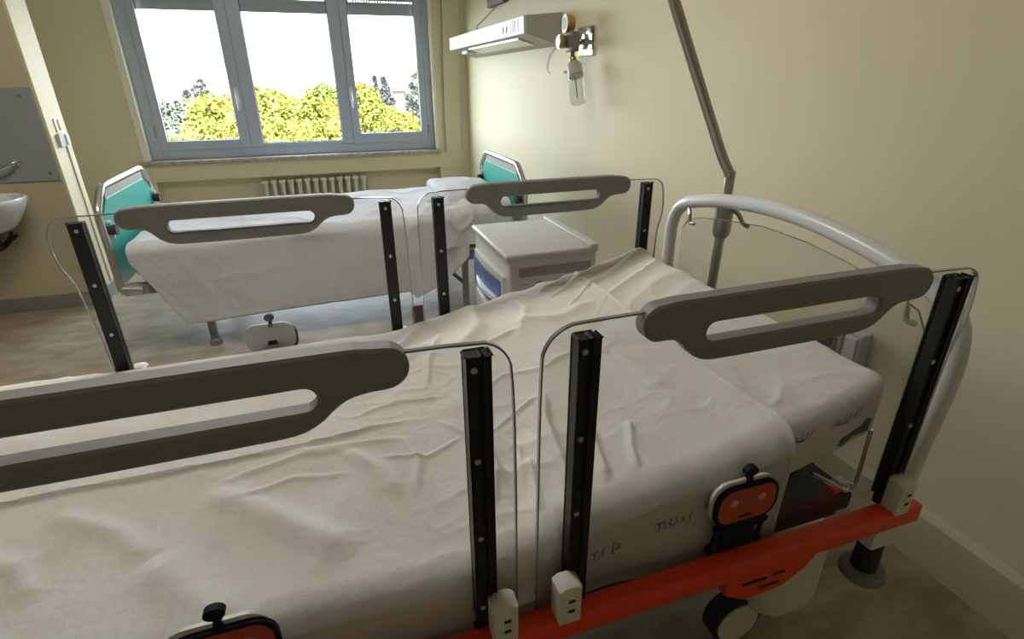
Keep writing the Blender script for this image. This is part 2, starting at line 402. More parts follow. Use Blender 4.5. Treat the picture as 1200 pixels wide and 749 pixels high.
def chaikin(pl, keep=(), n=2):
    for _ in range(n):
        out = []; L = len(pl)
        for i in range(L):
            a, b = pl[i], pl[(i+1) % L]
            ka, kb = a in keep, b in keep
            if ka: out.append(a)
            else: out.append((a[0]*.75+b[0]*.25, a[1]*.75+b[1]*.25))
            if not kb: out.append((a[0]*.25+b[0]*.75, a[1]*.25+b[1]*.75))
        pl = out
    return pl
HEAD_PANEL = chaikin(HEAD_PANEL, (HEAD_PANEL[0], HEAD_PANEL[-1])); FOOT_PANEL = chaikin(FOOT_PANEL, (FOOT_PANEL[0], FOOT_PANEL[-1]))
HEAD_HANDLE = chaikin(HEAD_HANDLE, n=1); FOOT_HANDLE = chaikin(FOOT_HANDLE, n=1)
def rz(pl): return [(x, Z(z)) for x, z in pl]
def strip_edge(poly, y0, y1, t=.0022):
    bm = B(); n = len(poly); ins = []
    cx = sum(p[0] for p in poly)/n; cz = sum(p[1] for p in poly)/n
    for i, p in enumerate(poly):
        a = Vector(poly[i-1]); b = Vector(poly[(i+1) % n]); d = (b-a).normalized(); nn = Vector((d.y, -d.x))
        if (Vector(p)+nn*.01-Vector((cx, cz))).length < (Vector(p)-Vector((cx, cz))).length: nn = -nn
        ins.append((Vector(p)-nn*t, Vector(p)+nn*.0006))
    V = [[bm.verts.new((q[0].x, y0, q[0].y)), bm.verts.new((q[1].x, y0, q[1].y)), bm.verts.new((q[1].x, y1, q[1].y)), bm.verts.new((q[0].x, y1, q[0].y))] for q in ins]
    for i in range(n):
        a, b = V[i], V[(i+1) % n]
        for k in range(4): bm.faces.new((a[k], a[(k+1) % 4], b[(k+1) % 4], b[k]))
    return bm
def rail(yc, s, panel, handle, slot, posts, rob):
    """s = -1 for the near side of the bed (outside faces -y), +1 for the far side"""
    pn = []
    L = rz(panel)
    # round the polyline's corners a little
    pn = L
    bm = B(); prism(bm, pn, 'y', yc-.003, yc+.003)
    r = obj('side_rail', bm, ACR, bed); r['label'] = 'clear acrylic rail panel'
    obj('panel_edge', strip_edge(pn, yc-.0034, yc+.0034), EDGE, r, True)
    bm = B(); prism(bm, rz(handle), 'y', yc-.0145, yc+.0145, bev=.004, holes=rz(slot), seg=1); obj('rail_handle', bm, GREYP, r)
    for x in posts:
        bm = B()
        box(bm, (x-.0165, yc+s*.003, Z(-.815)), (x+.0055, yc+s*.0165, Z(-.316)), .003, 1)
        box(bm, (x+.003, yc+s*.003, Z(-.815)), (x+.0165, yc+s*.019, Z(-.316)), .003, 1)
        box(bm, (x-.0165, yc-s*.003, Z(-.80)), (x+.0165, yc-s*.010, Z(-.316)), .003, 1)
        p = obj('rail_post', bm, POST, r)
        for z in (-.336, -.479, -.620, -.765):
            for sg, xx in ((s*.0165, x-.006), (-s*.010, x+.0)):
                bm = B(); tube(bm, [(xx, yc+sg*.9, Z(z)), (xx, yc+sg+math.copysign(.0025, sg), Z(z))], .0047, 10)
                obj('screw', bm, SCREW, r, True)
        cx = x+.022 if x < .2 else (x-.024 if x < .5 else x+.004)
        bm = B(); prism(bm, [(cx-.021, Z(-.822)), (cx+.021, Z(-.822)), (cx+.021, Z(-.745)), (cx+.010, Z(-.738)), (cx-.010, Z(-.738)), (cx-.021, Z(-.745))], 'y', yc+s*.014, yc+s*.052, bev=.006)
        obj('clamp_block', bm, CLAMP, r, True)
        bm = B()
        for z in (-.768, -.790): box(bm, (cx-.004, yc+s*.050, Z(z)-.003), (cx+.007, yc+s*.0528, Z(z)+.003))
        obj('clamp_slots', bm, DARKHOLE, r)
    # robot plate screwed to the panel
    cx = rob; y = yc+s*.004; bm = B()
    prism(bm, rz(rrect(cx-.072, cx+.066, -.742, -.652, .034, 7)), 'y', y, y+s*.006, 0)           # white backing
    prism(bm, rz(rrect(cx-.066, cx+.072, -.748, -.660, .034, 7)), 'y', y+s*.006, y+s*.013, 1)     # dark outline
    prism(bm, rz(rrect(cx-.059, cx+.065, -.741, -.667, .028, 7)), 'y', y+s*.013, y+s*.0138, 2)   # red face
    prism(bm, rz(rrect(cx-.058, cx+.058, -.738, -.668, .028, 7)), 'y', y-s*.0008, y, 0)
    for dx in (-.030, .030): prism(bm, disc((cx+dx+.003, Z(-.695)), .0085, 14), 'y', y+s*.0138, y+s*.0144, 3)
    prism(bm, [(cx-.012, Z(-.733)), (cx+.016, Z(-.733)), (cx+.016, Z(-.728)), (cx-.012, Z(-.728))], 'y', y+s*.0138, y+s*.0144, 1)
    prism(bm, [(cx-.015, Z(-.720)), (cx+.015, Z(-.720)), (cx+.012, Z(-.706)), (cx-.012, Z(-.706))], 'y', y-s*.0014, y-s*.0008, 1)
    prism(bm, [(cx-.0045, Z(-.664)), (cx+.0095, Z(-.664)), (cx+.006, Z(-.642)), (cx-.001, Z(-.642))], 'y', y, y+s*.011, 1)
    prism(bm, disc((cx+.002, Z(-.634)), .0135, 18, .0105), 'y', y, y+s*.011, 1)
    prism(bm, rz(rrect(cx-.034, cx+.036, -.835, -.752, .012, 4)), 'y', y, y+s*.010, 1)
    prism(bm, rz(rrect(cx+.02, cx+.052, -.768, -.752, .007, 4)), 'y', y, y+s*.0104, 1)
    for q, x0_, x1_ in ((-1, -.046, -.056), (1, .058, .050)):
        tube(bm, [(cx+x0_, y+s*.005, Z(-.762)), (cx+x1_, y+s*.005, Z(-.800))], .0042, 8, 1)
        for (xx, zz, rr) in ((x0_, -.760, .008), (x1_, -.806, .0095)): prism(bm, disc((cx+xx, Z(zz)), rr, 14), 'y', y, y+s*.009, 1)
    tube(bm, [(cx-.046, y+s*.005, Z(-.762)), (cx-.03, y+s*.005, Z(-.770))], .004, 8, 1)
    o = obj('robot_plate', bm, [WHITE, NAVY, RED, EYEM], r)
    return r
for yc, s in ((.60, -1), (1.60, 1)):
    rail(yc, s, HEAD_PANEL, HEAD_HANDLE, HEAD_SLOT, (.305, 1.018), .640)
    rail(yc, s, FOOT_PANEL, FOOT_HANDLE, FOOT_SLOT, (-.605, .150), -.218)
for yc, s in ((.568, -1), (1.632, 1)):
    bm = B(); box(bm, (-.80, yc-.019, Z(-.856)), (1.085, yc+.019, Z(-.812)), .005, 2)
    o = obj('side_bar', bm, ORANGE, bed, True); o['label'] = 'orange bar under the clear rail panels'
    bm = B(); prism(bm, [(.60, Z(-.856)), (.83, Z(-.856)), (.80, Z(-.895)), (.75, Z(-.925)), (.66, Z(-.93)), (.61, Z(-.90))], 'y', yc-.012, yc+.012, bev=.004)
    for a, b, z in ((.645, .70, -.882), (.715, .745, -.880), (.69, .735, -.905)): box(bm, (a, yc-.0135, Z(z)-.003), (b, yc+.0135, Z(z)+.003), mi=1)
    obj('release_lever', bm, [ORANGE, DARKHOLE], bed)
    bm = B(); box(bm, (.975, yc-.015, Z(-.91)), (1.04, yc+.03, Z(-.852)), .006, 2); obj('bumper_bracket', bm, CLAMP, bed, True)
    bm = B(); tube(bm, [(1.01, yc+.01, Z(-.90)), (1.01, yc+.01, Z(-.985))], [.024, .026], 18); obj('bumper_stem', bm, BLACK, bed, True)
    bm = B(); tube(bm, [(1.01, yc+.01, Z(-.985)), (1.01, yc+.01, Z(-.990)), (1.01, yc+.01, Z(-1.006)), (1.01, yc+.01, Z(-1.01))], [.041, .046, .046, .041], 28); o = obj('bumper_wheel', bm, MATT, bed, True)
# arched headboard of thick pale tube, and its clear infill
arch = [(1.626, -1.02), (1.622, -.72), (1.622, -.53), (1.620, -.475), (1.600, -.425), (1.555, -.388), (1.48, -.365), (1.36, -.343), (1.19, -.328), (1.04, -.332), (.91, -.349), (.80, -.371), (.70, -.401), (.648, -.440), (.628, -.500), (.625, -.60), (.632, -.72), (.640, -1.02)]
bm = B(); tube(bm, [(1.15, y, Z(z)) for y, z in arch], .0215, 14, smoothn=5); obj('headboard_arch', bm, TUBE, bed, True)
ap = [(1.555, -.95), (1.555, -.47), (1.53, -.435), (1.47, -.418), (1.36, -.400), (1.19, -.382), (1.04, -.386), (.91, -.402), (.80, -.425), (.72, -.452), (.69, -.50), (.685, -.95)]
bm = B(); prism(bm, [(y, Z(z)) for y, z in ap], 'x', 1.147, 1.152); hp = obj('headboard_panel', bm, ACR, bed); hp['label'] = 'clear arched panel inside the tube'
bm = B(); tube(bm, [(1.15, y, Z(z)) for y, z in ap[1:-1]], .0016, 6); obj('panel_edge', bm, GREYD, hp, True)
for y, z in ((1.50, -.405), (.735, -.44)):
    bm = B(); tube(bm, [(1.145, y+.03, Z(z+.012)), (1.13, y, Z(z)), (1.125, y-.012, Z(z-.03)), (1.13, y-.03, Z(z-.032))], .006, 8, smoothn=3); obj('hook', bm, STEEL, bed, True)
# lifting pole
bm = B(); tube(bm, [(1.185, 1.42, Z(-1.05)), (1.188, 1.405, Z(-.34)), (1.180, 1.40, Z(-.27)), (1.13, 1.40, Z(-.19)), (.93, 1.40, Z(.17)), (.55, 1.40, Z(.86))], .0155, 12, smoothn=4); obj('lifting_pole', bm, STEEL, bed, True)
bm = B(); tube(bm, [(1.186, 1.405, Z(-.47)), (1.187, 1.404, Z(-.455)), (1.187, 1.404, Z(-.355)), (1.187, 1.402, Z(-.345))], [.020, .028, .028, .022], 14)
tube(bm, [(1.19, 1.38, Z(-.375)), (1.20, 1.355, Z(-.385)), (1.205, 1.335, Z(-.41)), (1.205, 1.31, Z(-.415))], .007, 8, smoothn=3); obj('pole_clamp', bm, STEEL, bed, True)
# frame, deck, base
bm = B(); prism(bm, [(-.95, Z(-.875)), (.22, Z(-.875)), (.74, Z(-.765)), (1.02, Z(-.70)), (1.02, Z(-.685)), (.74, Z(-.748)), (.22, Z(-.855)), (-.95, Z(-.855))], 'y', .68, 1.52); obj('mattress_deck', bm, BASEB, bed)
bm = B(); box(bm, (-.95, .70, Z(-.97)), (1.06, .76, Z(-.90)), .006, 1); box(bm, (-.95, 1.44, Z(-.97)), (1.06, 1.50, Z(-.90)), .006, 1); box(bm, (.70, .70, Z(-.96)), (1.10, 1.50, Z(-.91)), .01, 2); obj('bed_frame', bm, BASEB, bed)
bm = B(); box(bm, (.86, .78, Z(-.91)), (.95, .84, Z(-.885)), .006, 1); obj('motor_label', bm, mat('cream_label', (.45, .38, .25), .6), bed)
bm = B(); box(bm, (.97, .80, Z(-.91)), (1.06, .90, Z(-.87)), .015, 2); obj('motor_cap', bm, mat('dark_red_plastic', (.13, .01, .015), .4), bed)
bm = B(); box(bm, (1.03, .70, Z(-.90)), (1.09, .735, Z(-.885)), .005, 2, 0); box(bm, (1.05, .70, Z(-.885)), (1.075, .73, Z(-.872)), .004, 2, 1); obj('release_knob', bm, [ORANGE, WHITE], bed)
bm = B(); tube(bm, [(1.035, .665, Z(-.69)), (1.038, .665, Z(-.80)), (1.036, .665, Z(-.835)), (1.015, .665, Z(-.85)), (.985, .665, Z(-.83)), (.90, .67, Z(-.775))], .0045, 8, smoothn=4); obj('mattress_hoop', bm, CHROME, bed, True)
bm = B(); box(bm, (.0, .85, .17), (.75, 1.35, .32), .04, 3); box(bm, (.02, .90, .25), (.12, 1.30, Z(-.9))); box(bm, (.62, .90, .25), (.72, 1.30, Z(-.9))); obj('base_cover', bm, CLAMP, bed, True)
for (x, y) in ((1.02, .78), (1.02, 1.42), (-.80, .78), (-.80, 1.42)):
    bm = B(); slab_pts = rrect(x-.11, x+.10, y-.07, y+.07, .05, 6)
    prism(bm, slab_pts, 'z', .12, .36, bev=.02, seg=3); c = obj('castor_cover', bm, CLAMP, bed, True)
    bm = B(); tube(bm, [(x-.13, y-.025, .075), (x-.13, y+.025, .075)], .075, 24); tube(bm, [(x-.13, y-.029, .075), (x-.13, y+.029, .075)], .064, 24, 1); obj('castor_wheel', bm, [BLACK, CLAMP], bed, True)
bm = B(); box(bm, (-.80, .80, .18), (1.02, .86, .25), .01, 1); box(bm, (-.80, 1.34, .18), (1.02, 1.40, .25), .01, 1); obj('base_frame', bm, BASEB, bed)
bm = B(); box(bm, (.205, 1.617, Z(-.81)), (.24, 1.64, Z(-.66)), .003, 1); obj('rail_latch', bm, BROWN, bed)
# foot end board
fb = [(1.60, -1.0), (1.60, -.52), (1.54, -.45), (1.1, -.42), (.66, -.45), (.61, -.52), (.61, -1.0)]
bm = B(); tube(bm, [(-1.18, y, Z(z)) for y, z in fb], .0215, 12, smoothn=4); obj('footboard_arch', bm, TUBE, bed, True)

TOP = [(-1.15, -.712), (-.2, -.716), (.10, -.712), (.24, -.692), (.38, -.665), (.54, -.640), (.66, -.618), (.76, -.594), (1.05, -.528)]
MT = lambda x, y=0: interp(TOP, x)
mt = slab(-1.13, .985, .645, 1.555, lambda x, y: Z(MT(x)-.012), .125, .035, 60, 40)
tag(obj('mattress', mt, MATT, None, True), 'grey covered mattress under the white sheets of the near bed', 'mattress')
# fitted sheet over the head end
def wrf(x, y, z):
    a = (x-.9)*1.0; k = (y-1.1)
    u = x*.88+y*.47; v = -x*.47+y*.88
    g = max(0, N3(u*3, v*2.2, 3.1)+.25)
    f = max(0, (y-1.05)/.45); f = min(1, f)
    h = .015*f*max(0, ridge(u*2.0+.35*N3(u*3, v*3, 1), v*11+.9*N3(u*4, v*2, 2), 7.7))**2
    h += .003*N3(x*9, y*9, 2)+.0022*max(0, ridge(x*9+N3(y*4, x*4), y*9, 4))**4+.0012*N3(x*30+y*12, y*30, 3)
    h += creases(x, y, [([(.765, .69), (.80, .705), (.83, .74)], .0035, .007)])
    return h
fs = slab(.60, 1.0, .630, 1.570, lambda x, y: Z(MT(x)+.002), .140, .030, 260, 60, wrf)
fso = tag(obj('fitted_sheet', fs, SHEET, None, True), 'white fitted sheet stretched over the head end of the near mattress', 'sheet')
bm = B(); prism(bm, [(.895, Z(-.672)), (.90, Z(-.655)), (.945, Z(-.635)), (.955, Z(-.62)), (.968, Z(-.622)), (.965, Z(-.650)), (.93, Z(-.655)), (.905, Z(-.675))], 'y', .628, .632); obj('fitted_sheet_gap', bm, DARKHOLE, fso)
# draw sheet
CR = [([(-.02, 1.10), (.10, 1.13), (.20, 1.10)], .005, .006), ([(.02, .93), (.12, .90), (.20, .93)], .004, .006), ([(.08, .80), (.10, .90), (.08, .98)], .005, .010), ([(-.55, .96), (-.42, .88), (-.36, .80)], .006, .02), ([(-.70, .92), (-.55, .84), (-.5, .76)], .006, .02), ([(-.24, .90), (-.14, .93), (-.02, .90)], .004, .008), ([(.26, 1.05), (.34, 1.10), (.46, 1.09), (.60, 1.13)], .004, .007), ([(.28, 1.18), (.36, 1.28), (.46, 1.32)], .006, .010), ([(-1.1, 1.0), (-.643, 1.013), (-.371, 1.024), (-.046, 1.034), (.12, 1.04)], .008, .007),
      ([(-.30, .95), (-.20, .86), (-.10, .76), (-.04, .70)], .011, .030),
      ([(-.36, .80), (-.28, .70), (-.22, .64)], .008, .035), ([(-.05, .99), (.02, .90), (.05, .80)], .007, .018),
      ([(-.16, 1.02), (-.04, 1.0), (.10, .97)], .005, .008), ([(-.28, .96), (-.12, 1.0), (-.03, .985)], .006, .010),
      ([(-.05, 1.2), (.08, 1.3), (.22, 1.40)], .009, .018), ([(.0, 1.36), (.12, 1.42), (.20, 1.5)], .010, .016), ([(-.2, 1.30), (-.05, 1.42), (.05, 1.5)], .008, .018),
      ([(.20, .70), (.235, .80), (.245, .92), (.23, 1.05)], .008, .008), ([(.24, .90), (.30, .935), (.40, .99)], .006, .006),
      ([(.16, 1.02), (.21, .93), (.23, .84), (.25, .74)], .006, .006), ([(.27, .73), (.29, .83), (.265, .91)], .007, .008),
      ([(.33, .66), (.35, .76), (.37, .88), (.41, 1.0)], .010, .011), ([(.40, .66), (.42, .74), (.45, .86)], .009, .009), ([(.27, .66), (.29, .75), (.30, .80)], .008, .008),
      ([(.46, .66), (.48, .72), (.52, .80)], .006, .007), ([(.30, 1.30), (.36, 1.40), (.38, 1.56)], .013, .028), ([(.46, 1.36), (.60, 1.30), (.70, 1.34)], .006, .02),
      ([(.44, 1.12), (.56, 1.08), (.68, 1.10)], .004, .02), ([(.44, 1.25), (.52, 1.42), (.50, 1.5)], .005, .014), ([(.16, 1.15), (.20, 1.3), (.26, 1.45)], .007, .01)]
def wrd(x, t):
    y = .625+.03+t
    wx = x+.05*N3(x*2.3, y*2.3, 9); wy = y+.05*N3(x*2.3, y*2.3, 19)
    h = .010*N3(wx*2.6, wy*2.6, 1)+.0048*N3(wx*6.5+2, wy*6.5, 2)+.0012*N3(wx*14, wy*14, 8)
    h += .0038*max(0, N3(wx*2.2, wy*2.2, 40)+.45)*max(0, ridge(wx*4.2, wy*3.2, 5))**6+.0028*max(0, N3(x*3, y*3, 50)+.3)*max(0, ridge(wx*9+.6*N3(y*3, x*3), wy*13, 6))**5+.0006*N3(x*45, y*45, 3)
    bend = math.exp(-((x-.24)/.13)**2)
    h += bend*(.0055*max(0, ridge(x*3.5+.4*N3(y*3, x*3), y*9, 12))**2)
    if t >= -.04: h += 1.35*creases(x, y, CR)
    if t < 0:
        k = min(1, -t/.06); h = h*(1-.55*k)+k*.007*math.sin(x*11+1.5*N3(x*3, 0, 4))
        h += k*creases(x, -t, [([(-.10, .16), (.05, .125), (.16, .13)], .006, .008), ([(.16, .17), (.2, .12), (.26, .13)], .008, .008), ([(.17, .14), (.24, .155), (.3, .16)], .006, .006)])
    h += .006*math.exp(-((x-.752)/.006)**2)
    h = max(h, -.006)+.010
    if t >= -.05: h += .004
    return h
def hemf(x): return (max(.12, MT(x)+.865)+.008*N3(x*3, 1, 1), .16+.03*N3(x*3, 5, 1))
dm, DS = drape((-1.14, .752), (.628, 1.572), lambda x: Z(MT(x)-.010), .15, .16, .03, wrd, 520, 300, hemf)
ds = obj('draw_sheet', dm, SHEET, None, True)
tag(ds, 'rumpled white draw sheet covering the foot and middle of the near bed', 'sheet')
md = ds.modifiers.new('thickness', 'SOLIDIFY'); md.thickness = .003; md.offset = -1
def stamp(txt, a, b, S, size, parent, skew=0.25):
    """flat laundry print pressed onto the side of a sheet: a, b = (x, drop) start and end of the baseline"""
    cu = bpy.data.curves.new('t', 'FONT'); cu.body = txt; cu.size = 1; cu.resolution_u = 3; cu.shear = skew
    to = bpy.data.objects.new('t', cu); C.objects.link(to); bpy.context.view_layer.update()
    me = bpy.data.meshes.new_from_object(to.evaluated_get(bpy.context.evaluated_depsgraph_get()))
    bpy.data.objects.remove(to)
    xs = [v.co.x for v in me.vertices]; W = max(xs)-min(xs); x0 = min(xs)
    for v in me.vertices:
        u = (v.co.x-x0)/W; x = a[0]+(b[0]-a[0])*u; d = a[1]+(b[1]-a[1])*u-v.co.y*size
        v.co = S(x, d)
    return obj('laundry_mark', me, INK, parent)
SD = lambda x, d: DS(x, -d, .0025)
stamp('T.I  [a', (.352, .122), (.410, .112), SD, .028, ds, .1)
stamp('TI.U.a |', (.475, .105), (.545, .100), SD, .028, ds, .1)
stamp('a.U.I', (.605, .080), (.665, .076), SD, .028, ds, .1)
def SF(x, d): return Vector((x, .6285-wrf(x, .63, 0), Z(MT(x)+.002-d)))
stamp('/a.U.I\'', (.768, .046), (.822, .048), SF, .026, fso); stamp('/a.U.I[]', (.868, .052), (.935, .052), SF, .024, fso)
bm = B(); box(bm, (.768, .6265, Z(-.636)), (.80, .628, Z(-.634))); obj('laundry_line', bm, INK, fso); bm = B(); box(bm, (.872, .6265, Z(-.618)), (.905, .628, Z(-.616))); obj('laundry_line', bm, INK, fso)

# ------------------------------------------------------------------ far bed
fbd = thing('hospital_bed', 'far hospital bed with turquoise end boards beside the window', 'bed', (.03, 3.74, 0))
Y0, Y1 = 3.24, 4.24
def endboard(x, name, s):
    ch = [(Y0, -1.02), (Y0, -.60), (Y0+.14, -.495), (Y1-.14, -.495), (Y1, -.60), (Y1, -1.02)]
    bm = B(); pts = []
    for i, p in enumerate(ch):
        if 0 < i < 5:
            a = Vector(ch[i-1]); c = Vector(ch[i+1]); b = Vector(p)
            pts += [b+(a-b).normalized()*.03, b, b+(c-b).normalized()*.03]
            pts[-2] = (pts[-3]+pts[-1])/2*.5+b*.5
        else: pts.append(Vector(p))
    tube(bm, [(x, p.x, Z(p.y)) for p in pts], .019, 12)
    f = obj(name, bm, STEEL if False else CHROME_D, fbd, True)
    bm = B(); prism(bm, [(Y0+.03, Z(-1.0)), (Y0+.03, Z(-.64)), (Y0+.15, Z(-.555)), (Y1-.15, Z(-.555)), (Y1-.03, Z(-.64)), (Y1-.03, Z(-1.0))], 'x', x-.008, x+.008, bev=.002)
    obj('board_panel', bm, TEAL, f)
    bm = B(); box(bm, (x-.006, Y0+.15, Z(-.56)), (x+.006, Y1-.15, Z(-.51))); obj('board_rail', bm, LAMPG, f)
    for y in (Y0+.045, Y1-.045):
        bm = B(); tube(bm, [(x+s*.005, y, Z(-.70)), (x+s*.05, y, Z(-.70))], [.022, .028], 12); tube(bm, [(x+s*.008, y, Z(-.66)), (x+s*.03, y, Z(-.66))], .012, 10, 1); tube(bm, [(x+s*.008, y, Z(-.735)), (x+s*.03, y, Z(-.735))], .012, 10, 1)
        obj('board_knob', bm, [BLACK, WHITE], f, True)
    return f
CHROME_D = mat('satin_chrome', (.62, .62, .62), .22, metal=.9)
endboard(-1.12, 'footboard', 1); endboard(1.18, 'headboard', -1)
bm = B(); box(bm, (-1.12, Y0+.02, Z(-1.06)), (1.18, Y0+.06, Z(-1.0)), .004, 1); box(bm, (-1.12, Y1-.06, Z(-1.06)), (1.18, Y1-.02, Z(-1.0)), .004, 1); box(bm, (-.77, Y0+.02, Z(-1.06)), (-.73, Y1-.02, Z(-1.02))); box(bm, (.76, Y0+.02, Z(-1.06)), (.80, Y1-.02, Z(-1.02)))
box(bm, (-1.02, Y0+.06, Z(-1.0)), (1.12, Y1-.06, Z(-.985)))
obj('bed_frame', bm, SKIRT, fbd)
bm = B(); tube(bm, [(-1.12, Y0, Z(-1.02)), (-1.02, Y0, Z(-1.03))], .024, 12); obj('corner_bumper', bm, CHROME_D, fbd, True)
for x in (-.75, .78):
    for y in (Y0+.05, Y1-.05):
        bm = B(); box(bm, (x-.020, y-.020, .02), (x+.020, y+.020, Z(-1.05)), .004, 1); l = obj('leg', bm, GREYD, fbd)
        bm = B(); tube(bm, [(x, y, 0), (x, y, .03), (x, y, .045)], [.034, .034, .02], 14); obj('foot', bm, MATT, l, True)
bm = B(); tube(bm, [(.60, Y0+.05, Z(-1.05)), (.77, Y0+.05, Z(-1.22))], .013, 8); tube(bm, [(-.74, Y0+.05, Z(-1.25)), (-.74, Y1-.05, Z(-1.25))], .013, 8); obj('brace', bm, BLACK, fbd)
ft = lambda x, y=0: -.772+(.012 if x > .3 else 0)*1.0
FT = [(-1.08, -.80), (-.95, -.785), (-.4, -.775), (.4, -.765), (.7, -.755), (.85, -.735), (1.1, -.72)]
o = obj('mattress', slab(-1.06, 1.12, Y0+.02, Y1-.02, lambda x, y: Z(interp(FT, x)), .17, .05, 50, 40, lambda x, y, z: .004*N3(x*6, y*6, z*6)), SHEET2, None, True)
tag(o, 'mattress in a plain white cover on the far bed', 'mattress')
def wr2(x, t):
    y = 3.24+t; wx = x+.05*N3(x*2, y*2, 9); h = .012*N3(wx*3, y*3, 21)+.006*N3(wx*7, y*7, 22)
    h += .006*max(0, ridge(wx*4, y*4, 15))**3+.0025*N3(x*20, y*20, 2)
    if t < 0:
        k = min(1, -t/.1); h = h*(1-.5*k)+k*(.010*math.sin(x*7+N3(x*2, 0, 4)*2)+.006*N3(x*3, t*2, 8))
    return max(h, -.004)+.010
def hem2(x):
    if x < -.86: ne = .10+.40*max(0, (x+1.05)/.19)
    elif x < .40: ne = .50-.015*(x+.86)
    elif x < .45: ne = .481+1.0*(x-.40)
    elif x < .62: ne = .531-.35*(x-.45)
    else: ne = .47-.9*(x-.62)
    return (ne, .30)
sm, S2 = drape((-1.05, .80), (Y0, Y1), lambda x: Z(interp(FT, x)+.004), .45, .3, .045, wr2, 260, 160, hem2)
o = obj('bed_sheet', sm, SHEET2, None, True); tag(o, 'white sheet spread over the far bed and hanging down its side', 'sheet')
md = o.modifiers.new('thickness', 'SOLIDIFY'); md.thickness = .004; md.offset = -1
# pillow under a turned-back cover at the head
def wrp(x, y, z): return .010*N3(x*7, y*7, z*7+3)+.006*max(0, ridge(x*8, y*5, z*4))**3
pz = lambda x, y: Z(-.668)-.012*((x-.93)/.2)**2-.02*((y-3.83)/.37)**4
o = obj('pillow', slab(.72, 1.12, 3.46, 4.20, pz, .075, .037, 50, 40, wrp), SHEET2, None, True); tag(o, 'white pillow against the turquoise headboard of the far bed', 'pillow')
def wr3(x, t):
    y = 3.24+t; h = .016*N3(x*6, y*4, 31)+.010*max(0, ridge(x*6, y*5, 33))**3+.004*N3(x*16, y*16, 2); return max(h, 0)+.016
om, S3 = drape((.62, 1.08), (Y0-.005, Y0+.42), lambda x: Z(interp(FT, x)+.012), .20, .05, .045, wr3, 60, 60, lambda x: (.24+.05*N3(x*5, 2, 2), .02))
o = obj('folded_blanket', om, SHEET2, None, True); tag(o, 'crumpled white cover bunched beside the pillow on the far bed', 'blanket')

# ------------------------------------------------------------------ bedside cabinet
cb = thing('bedside_cabinet', 'light grey bedside cabinet with blue drawer fronts between the two beds', 'cabinet', (.855, 2.27, 0))
cx0, cx1, cy0, cy1, ct = .65, 1.06, 2.0, 2.55, Z(-.65)
bm = B(); box(bm, (cx0+.012, cy0+.006, .10), (cx1, cy1-.006, ct-.02), .012, 3); obj('body', bm, CABW, cb, True)
bm = B(); box(bm, (cx0-.004, cy0, ct-.028), (cx1+.005, cy1, ct), .010, 3); box(bm, (cx1-.035, cy0, ct-.004), (cx1+.005, cy1, ct+.013), .006, 3); obj('cabinet_top', bm, CABW, cb, True)
bm = B(); box(bm, (.705, cy0+.003, Z(-.755)), (1.035, cy0+.012, Z(-.712)), .003, 1); obj('side_grip', bm, CABG, cb)
bm = B(); box(bm, (.715, cy0+.004, Z(-.79)), (.745, cy0+.0065, Z(-.785))); obj('side_slot', bm, CABG, cb)
for zt_, zb_, nm in ((-.755, -.93, 'drawer'), (-.935, -1.30, 'door')):
    bm = B()
    prism(bm, [(cx0+.012, cy0+.03), (cx0-.004, cy0+.05), (cx0-.018, (cy0+cy1)/2), (cx0-.004, cy1-.05), (cx0+.012, cy1-.03)], 'z', Z(zb_), Z(zt_), bev=.004)
    d = obj(nm, bm, CABW, cb)
    if nm == 'drawer':
        bm = B(); prism(bm, [(cx0+.0, cy0+.06), (cx0-.010, cy0+.08), (cx0-.022, (cy0+cy1)/2), (cx0-.010, cy1-.05), (cx0+.0, cy1-.04)], 'z', Z(-.865), Z(-.785)); obj('drawer_front', bm, BLUE, d)
        bm = B(); prism(bm, [(cx0+.0, cy0+.10), (cx0-.022, cy0+.13), (cx0-.045, (cy0+cy1)/2), (cx0-.022, cy1-.13), (cx0, cy1-.10)], 'z', Z(-.895), Z(-.87), bev=.004); obj('drawer_handle', bm, CABH, d)
        bm = B(); prism(bm, [(cx0+.0, cy0+.06), (cx0-.009, cy0+.08), (cx0-.0195, (cy0+cy1)/2), (cx0-.009, cy1-.05), (cx0+.0, cy1-.04)], 'z', Z(-.925), Z(-.87)); obj('drawer_recess', bm, BLUE, d)
    else:
        bm = B(); prism(bm, [(cx0+.0, cy0+.07), (cx0-.012, cy0+.10), (cx0-.026, (cy0+cy1)/2), (cx0-.012, cy1-.10), (cx0, cy1-.07)], 'z', Z(-.97), Z(-.945), bev=.003); obj('door_handle', bm, CABH, d)
for x in (cx0+.06, cx1-.06):
    for y in (cy0+.06, cy1-.06):
        bm = B(); tube(bm, [(x, y-.012, .035), (x, y+.012, .035)], .035, 14); box(bm, (x-.018, y-.018, .04), (x+.018, y+.018, .105)); obj('castor', bm, BLACK, cb)

